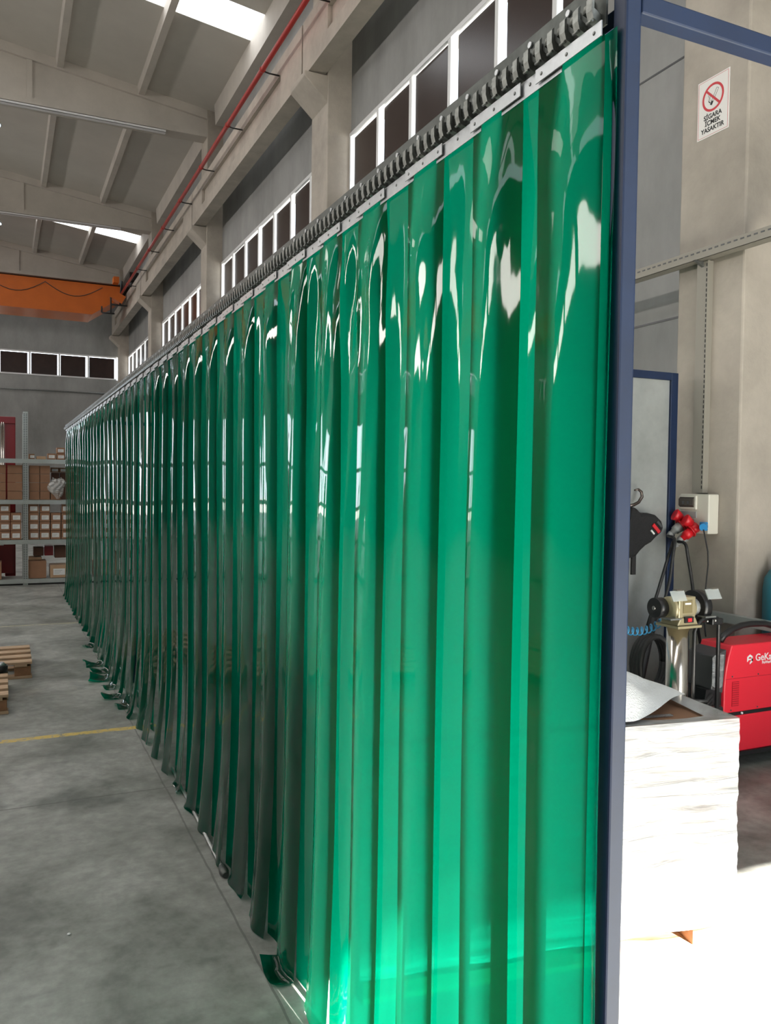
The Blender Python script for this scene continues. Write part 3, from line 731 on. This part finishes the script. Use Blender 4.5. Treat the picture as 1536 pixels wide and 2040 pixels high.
# ---------------- wrapped pallet beside the curtain ----------------
t = thing('wrapped_pallet', (1.7, 2.9, 0), 'carton load wrapped in clear white stretch film beside the blue post', 'pallet load')
A = Vector((1.04, 2.40)); B = Vector((2.46, 2.18)); ax = (B-A).normalized(); ay = Vector((-ax.y, ax.x)); LW = (B-A).length; LD = 1.25
def Q(u, v, z): p = A+ax*u+ay*v; return (p.x, p.y, z)
def qbox(mb, u0, u1, v0, v1, z0, z1):
    vs_ = [mb.bm.verts.new(Q(u, v, z)) for u in (u0, u1) for v in (v0, v1) for z in (z0, z1)]
    for f in ((0, 1, 3, 2), (4, 6, 7, 5), (0, 4, 5, 1), (2, 3, 7, 6), (0, 2, 6, 4), (1, 5, 7, 3)): mb.bm.faces.new([vs_[i] for i in f])
    return mb
b = MB()
for k in range(7): qbox(b, .02, LW-.02, .02+k*.178, .02+k*.178+.10, .122, .144)
for k in range(3): qbox(b, .02, LW-.02, [.02, .57, 1.13][k], [.12, .67, 1.23][k], 0.002, .022)
b.build('pallet_deck', M['wood'], t)
for u in (.02, LW/2-.07, LW-.16):
    for v in (.02, .57, 1.13): qbox(MB(), u, u+.14, v, v+.1, .022, .122).build('pallet_block', M['woodd'], t)
qbox(MB(), .02, LW-.02, .02, LD-.02, .146, .838).build('carton', M['card'], t, bevel=.01)
rnd = random.Random(3)
def skin(face):
    def fn(u, v):
        z = .10+.762*v; w = .002*math.sin(v*95+u*4)+.0015*math.sin(v*47+u*9)+.006*math.sin(u*23+v*11)*(v < .6)
        if face == 'f': return Q(u*LW, -w-.006, z)
        if face == 'r': return Q(LW+w+.004, u*LD, z)
        if face == 'l': return Q(-w-.004, u*LD, z)
        return Q(u*LW, LD+w, z)
    return fn
b = MB()
for f_ in 'frlb': b.grid(60, 70, skin(f_))
b.build('stretch_film', M['film'], t)
b = MB()   # film folded over the top rim, leaving a hole that shows the brown carton
NR = 40
def top(u, v):
    p = (u*2*PI)
    # outer: rectangle edge, inner: irregular hole
    c, s = math.cos(p), math.sin(p); k = 1/max(abs(c), abs(s)); ou, ov = .5+.5*c*k, .5+.5*s*k
    iu, iv = .5+.5*c*k*.90, .5+.5*s*k*(.80+.05*math.sin(5*p))
    U_, V_ = ou+(iu-ou)*v, ov+(iv-ov)*v
    return Q(U_*LW, V_*LD, .862-.012*v+.006*math.sin(p*9)*v)
b.grid(96, 5, top); b.build('top_film', M['film'], t)
qbox(MB(), LW-.75, LW-.18, .14, .16, .842, .846).build('tape', M['filmthin'], t)
# foam sheet heaped on the load
def heap(u, v):
    # front edge: along the rim at the left, running back diagonally to the right rim
    U_ = .02+u*1.40; vf = .02+max(0, (U_-1.02)/.38)*.26; V_ = vf+v*(1.05-vf)
    d = V_-vf; e = min(1, d*7)
    h = (.215*math.exp(-(max(0, U_-1.02)/.17)**2)*(1-math.exp(-d/.10))*math.exp(-max(0, d-.25)/.9))
    h += .09*math.exp(-((U_-1.24)/.12)**2-((V_-.40)/.16)**2)+.05*math.exp(-((U_-.95)/.05)**2)*e
    h += (.014*math.sin(U_*17+V_*9)+.010*math.sin(V_*23-U_*13)+.05*math.sin(U_*3.3+1))*e*min(1, (1.42-U_)*6)
    return Q(U_, V_, .872+max(0, h))
fo = MB().grid(44, 40, heap).build('foam_sheet', M['foam']); tag(fo, 'crumpled white foam sheet heaped on the film-wrapped load', 'foam sheet')

# ---------------- floor things at left ----------------
t = thing('metal_rod', (.88, 4.2, 0), 'thin galvanised rod with a knobbed end lying on the floor along the curtain', 'rod')
MB().tube([(.905, 4.9, .014), (.868, 3.52, .014)], .010, 10).build('rod', M['galv'], t)
MB().tube([(.868, 3.53, .016), (.866, 3.485, .016), (.865, 3.45, .016)], [.017, .021, .013], 12).build('end_knob', M['galvdark'], t)
def pallet(xr, y0, y1, lab, rot=0):
    Lp = 1.2
    t = thing('wooden_pallet', (xr, y0, 0), lab, 'pallet', 'wooden pallets on the floor at left'); t.rotation_euler.z = rot
    W2 = y1-y0; nb_ = max(3, int(W2/.16))
    for k in range(nb_):
        a = y0+k*(W2-.12)/(nb_-1); MB().box(xr-Lp, xr, a, a+.12 if nb_ > 3 else a+.15, .124, .146).build('deck_board', M['wood'], t, bevel=.003)
    for x in (xr-.14, xr-Lp/2-.07, xr-Lp):
        MB().box(x, x+.10, y0, y1, .104, .124).build('stringer', M['wood'], t)
        for y in (y0+.01, (y0+y1)/2-.05, y1-.11): MB().box(x, x+.13, y, y+.10, .024, .104).build('block', M['woodd'], t, bevel=.004)
    for y in (y0, (y0+y1)/2-.05, y1-.10): MB().box(xr-Lp, xr, y, y+.10, .002, .024).build('bottom_board', M['wood'], t)
    return t
pallet(.222, 7.70, 8.50, 'wooden pallet farther from the camera, at the left edge')
pallet(.03, 6.56, 7.50, 'nearer wooden pallet at the left edge with dark item on it')
t = thing('motor_part', (-.02, 7.35, .146), 'dark round metal part with light top lying on the nearer pallet', 'machine part')
MB().tube([(-.03, 7.36, .147), (-.03, 7.36, .20)], .06, 18).build('body', M['black'], t)
MB().tube([(-.03, 7.36, .20), (-.03, 7.36, .225)], [.05, .03], 18).build('cap', M['plate'], t)
tag(MB().ball((.22, 3.25, .004), .006, (1.2, 1, .6)).build('paper_scrap', M['paper']), 'tiny white scrap on the bare concrete floor', 'scrap')

# ---------------- shelving ----------------
SY0, SY1 = 14.7, 15.3
t = thing('shelving_rack', (.3, SY0, 0), 'grey steel shelving rack at the end of the green curtain', 'shelving')
posts = [-3.35, -1.5, .325, 2.15, 3.9]
for x in posts:
    for y in (SY0, SY1-.05):
        o = MB().box(x-.037, x+.037, y, y+.05, 0, 2.84 if x < 2 else 2.4).build('upright', M['steel'], t)
        if x == .325 and y == SY0:
            b = MB(); z = .05
            while z < 2.8: b.box(x-.028, x-.006, y-.002, y+.001, z, z+.012); b.box(x+.006, x+.028, y-.002, y+.001, z, z+.012); z += .028
            b.build('slots', M['weldgrey'], o)
for z in (.10, .745, 1.40, 2.07):
    MB().box(posts[0], posts[-1], SY0-.012, SY0, z-.07, z).build('shelf_beam', M['steel'], t)
    MB().box(posts[0], posts[-1], SY0+.0, SY1, z-.02, z-.004).build('shelf_board', M['steel'], t)
MB().box(posts[0], posts[-1], SY0+.02, SY0+.04, 0.002, .035).build('plinth', M['black'], t)
def lab_box(x, z, w, h, d, y, label, name='carton', mt='card', lb=True, group=None, cat='box'):
    o = thing(name, (x+w/2, y+d/2, z), label, cat, group)
    MB().box(x+.002, x+w-.002, y, y+d, z+.001, z+h-.002).build('box_body', M[mt], o, bevel=.003)
    if lb:
        q = random.uniform(-.008, .008)
        l = MB().box(x+w*.18+q, x+w*.88+q, y-.0025, y-.0005, z+h*.22, z+h*.72).build('paper_label', M['paper'], o)
        b = MB()
        for k in range(3): b.box(x+w*.25+q, x+w*(.55+.08*k)+q, y-.0035, y-.0026, z+h*(.34+.11*k), z+h*(.37+.11*k))
        b.build('print', M['plastic'], l)
    return o
bw, bh = .165, .145
rows = 'bottom second third topmost'.split()
for side_, xs in (('left of', [.29-.012-bw*(k+1)-.008 for k in range(4)]), ('right of', [.372+bw*1.02*k for k in range(10)])):
    for ci, x in enumerate(xs):
        for r in range(4):
            if r == 3 and side_ == 'right of' and ci in (2, 6, 9): continue
            if r == 3 and side_ == 'left of' and ci in (0, 3): continue
            lab_box(x, .747+r*(bh+.002), bw-.006, bh, .3, SY0+.03+random.uniform(0, .02),
                    'small labelled carton, %s row of the middle shelf, %s %s the upright' % (rows[r], nth(ci+1), side_), group='small labelled cartons on the middle shelf')
for ci, x in enumerate([-.43, -.19, .055]):
    for r in range(4):
        lab_box(x, 1.402+r*.142, .225, .14, .35, SY0+.05, 'plain brown carton, %s in its upper shelf stack, %s left of the upright' % (rows[r] if r else 'bottom', nth(3-ci)), lb=False, group='plain brown cartons')
for ci, x in enumerate([.385, .545, .71]):
    for r in range(4 if ci < 2 else 1):
        lab_box(x, 1.402+r*.142, .155, .14, .35, SY0+.05, 'plain brown carton, %s in its upper shelf stack, %s right of the upright' % (rows[r] if r else 'bottom', nth(ci+1)), lb=False, group='plain brown cartons')
for ci, x in enumerate([.72, .86, 1.0, 1.14, 1.28, 1.42]):
    lab_box(x, 1.86, .135, .085, .2, SY0+.33, 'small labelled carton high behind on the upper shelf, %s right of brown stacks' % nth(ci+1), group='small cartons at the back')
    lab_box(x+.01, 1.402, .13, .455, .2, SY0+.33, 'tall dark carton under the small labelled ones, %s right of brown stacks' % nth(ci+1), mt='cardd', lb=False, group='tall dark cartons')
for ci, (x, w, h, n2, m_) in enumerate([(.375, .09, .085, 'round-topped', 'card'), (.49, .15, .05, 'flat pale', 'cardl'), (.66, .13, .10, 'labelled', 'card'), (.80, .13, .10, 'labelled', 'card'), (.94, .13, .10, 'labelled', 'card'), (1.1, .13, .1, 'labelled', 'card')]):
    lab_box(x, 2.072, w, h, .2, SY0+.05, '%s carton on the top shelf, %s from the slotted upright' % (n2, nth(ci+1)), mt=m_, lb=n2 != 'flat pale', group='cartons on the top shelf')
lab_box(.80, 2.174, .13, .10, .2, SY0+.05, 'labelled carton stacked highest on the top shelf near the curtain end', group='cartons on the top shelf')
lab_box(.375, .102, .27, .285, .4, SY0+.04, 'large plain brown carton on the lowest shelf right of the upright', lb=False)
lab_box(.70, .102, .26, .21, .4, SY0+.04, 'large carton with wide white label on the lowest shelf by the curtain', mt='cardl')
lab_box(-.45, .102, .42, .28, .4, SY0+.04, 'large brown carton on the lowest shelf at the left edge', lb=False)
for k, (x, z, w, h, mt_) in enumerate([(.38, .39, .20, .05, 'cardl'), (.45, .46, .16, .14, 'cardd'), (.62, .46, .14, .16, 'machred'), (.78, .42, .18, .2, 'cardd'), (1.05, .102, .3, .3, 'card'), (1.4, .102, .3, .25, 'cardl'), (1.75, .102, .3, .4, 'card')]):
    lab_box(x, z, w, h, .3, SY0+.22, ['flat pale carton lid lying on the lowest shelf', 'dark carton behind the flat lid on the lowest shelf', 'dark red box at the back of the lowest shelf', 'dark carton behind the wide-labelled one on the lowest shelf', 'brown carton seen low behind the curtain end', 'pale carton seen low behind the curtain, middle one', 'tall brown carton seen low behind the curtain, farthest right'][k], mt=mt_, lb=k in (4, 6))
# clear bag hanging on the shelf
def bagf(u, v):
    a = (u-.5)*2; r = .14*math.sin(PI*min(1, .15+v*.8))*(1-.15*v)
    return (.80+a*r+.02*math.sin(v*9), SY0-.03-.05*math.cos(a*PI/2)*math.sin(PI*v*.9)+.01*math.sin(a*9+v*14), 1.75-.33*v+.03*a*a*(1-v))
tag(MB().grid(20, 20, bagf).build('plastic_bag', M['clearbag'], solid=.002), 'crumpled translucent plastic bag hanging at the upper shelf', 'bag')
# red lifting mast behind the rack
t = thing('stacker_mast', (-.1, 15.9, 0), 'dark red machine with upright mast and chrome rods behind the rack', 'machine')
MB().box(.02, .19, 15.75, 15.95, 0, 2.80).build('mast', M['machred'], t, bevel=.01)
MB().box(-.12, .19, 15.72, 15.95, 2.70, 2.82).build('mast_head', M['machred'], t, bevel=.01)
for x in (-.07, -.03, .0): MB().tube([(x, 15.72, .5), (x, 15.72, 2.72)], .014, 8).build('rod', M['chrome'], t)
MB().box(-.9, .15, 15.55, 15.72, .12, .72).build('cabinet', M['machred'], t, bevel=.01)
MB().box(-.35, .0, 15.545, 15.549, .60, .66).build('name_plate', M['paper'], t)
b = MB()
# simple racks of goods farther behind the curtain
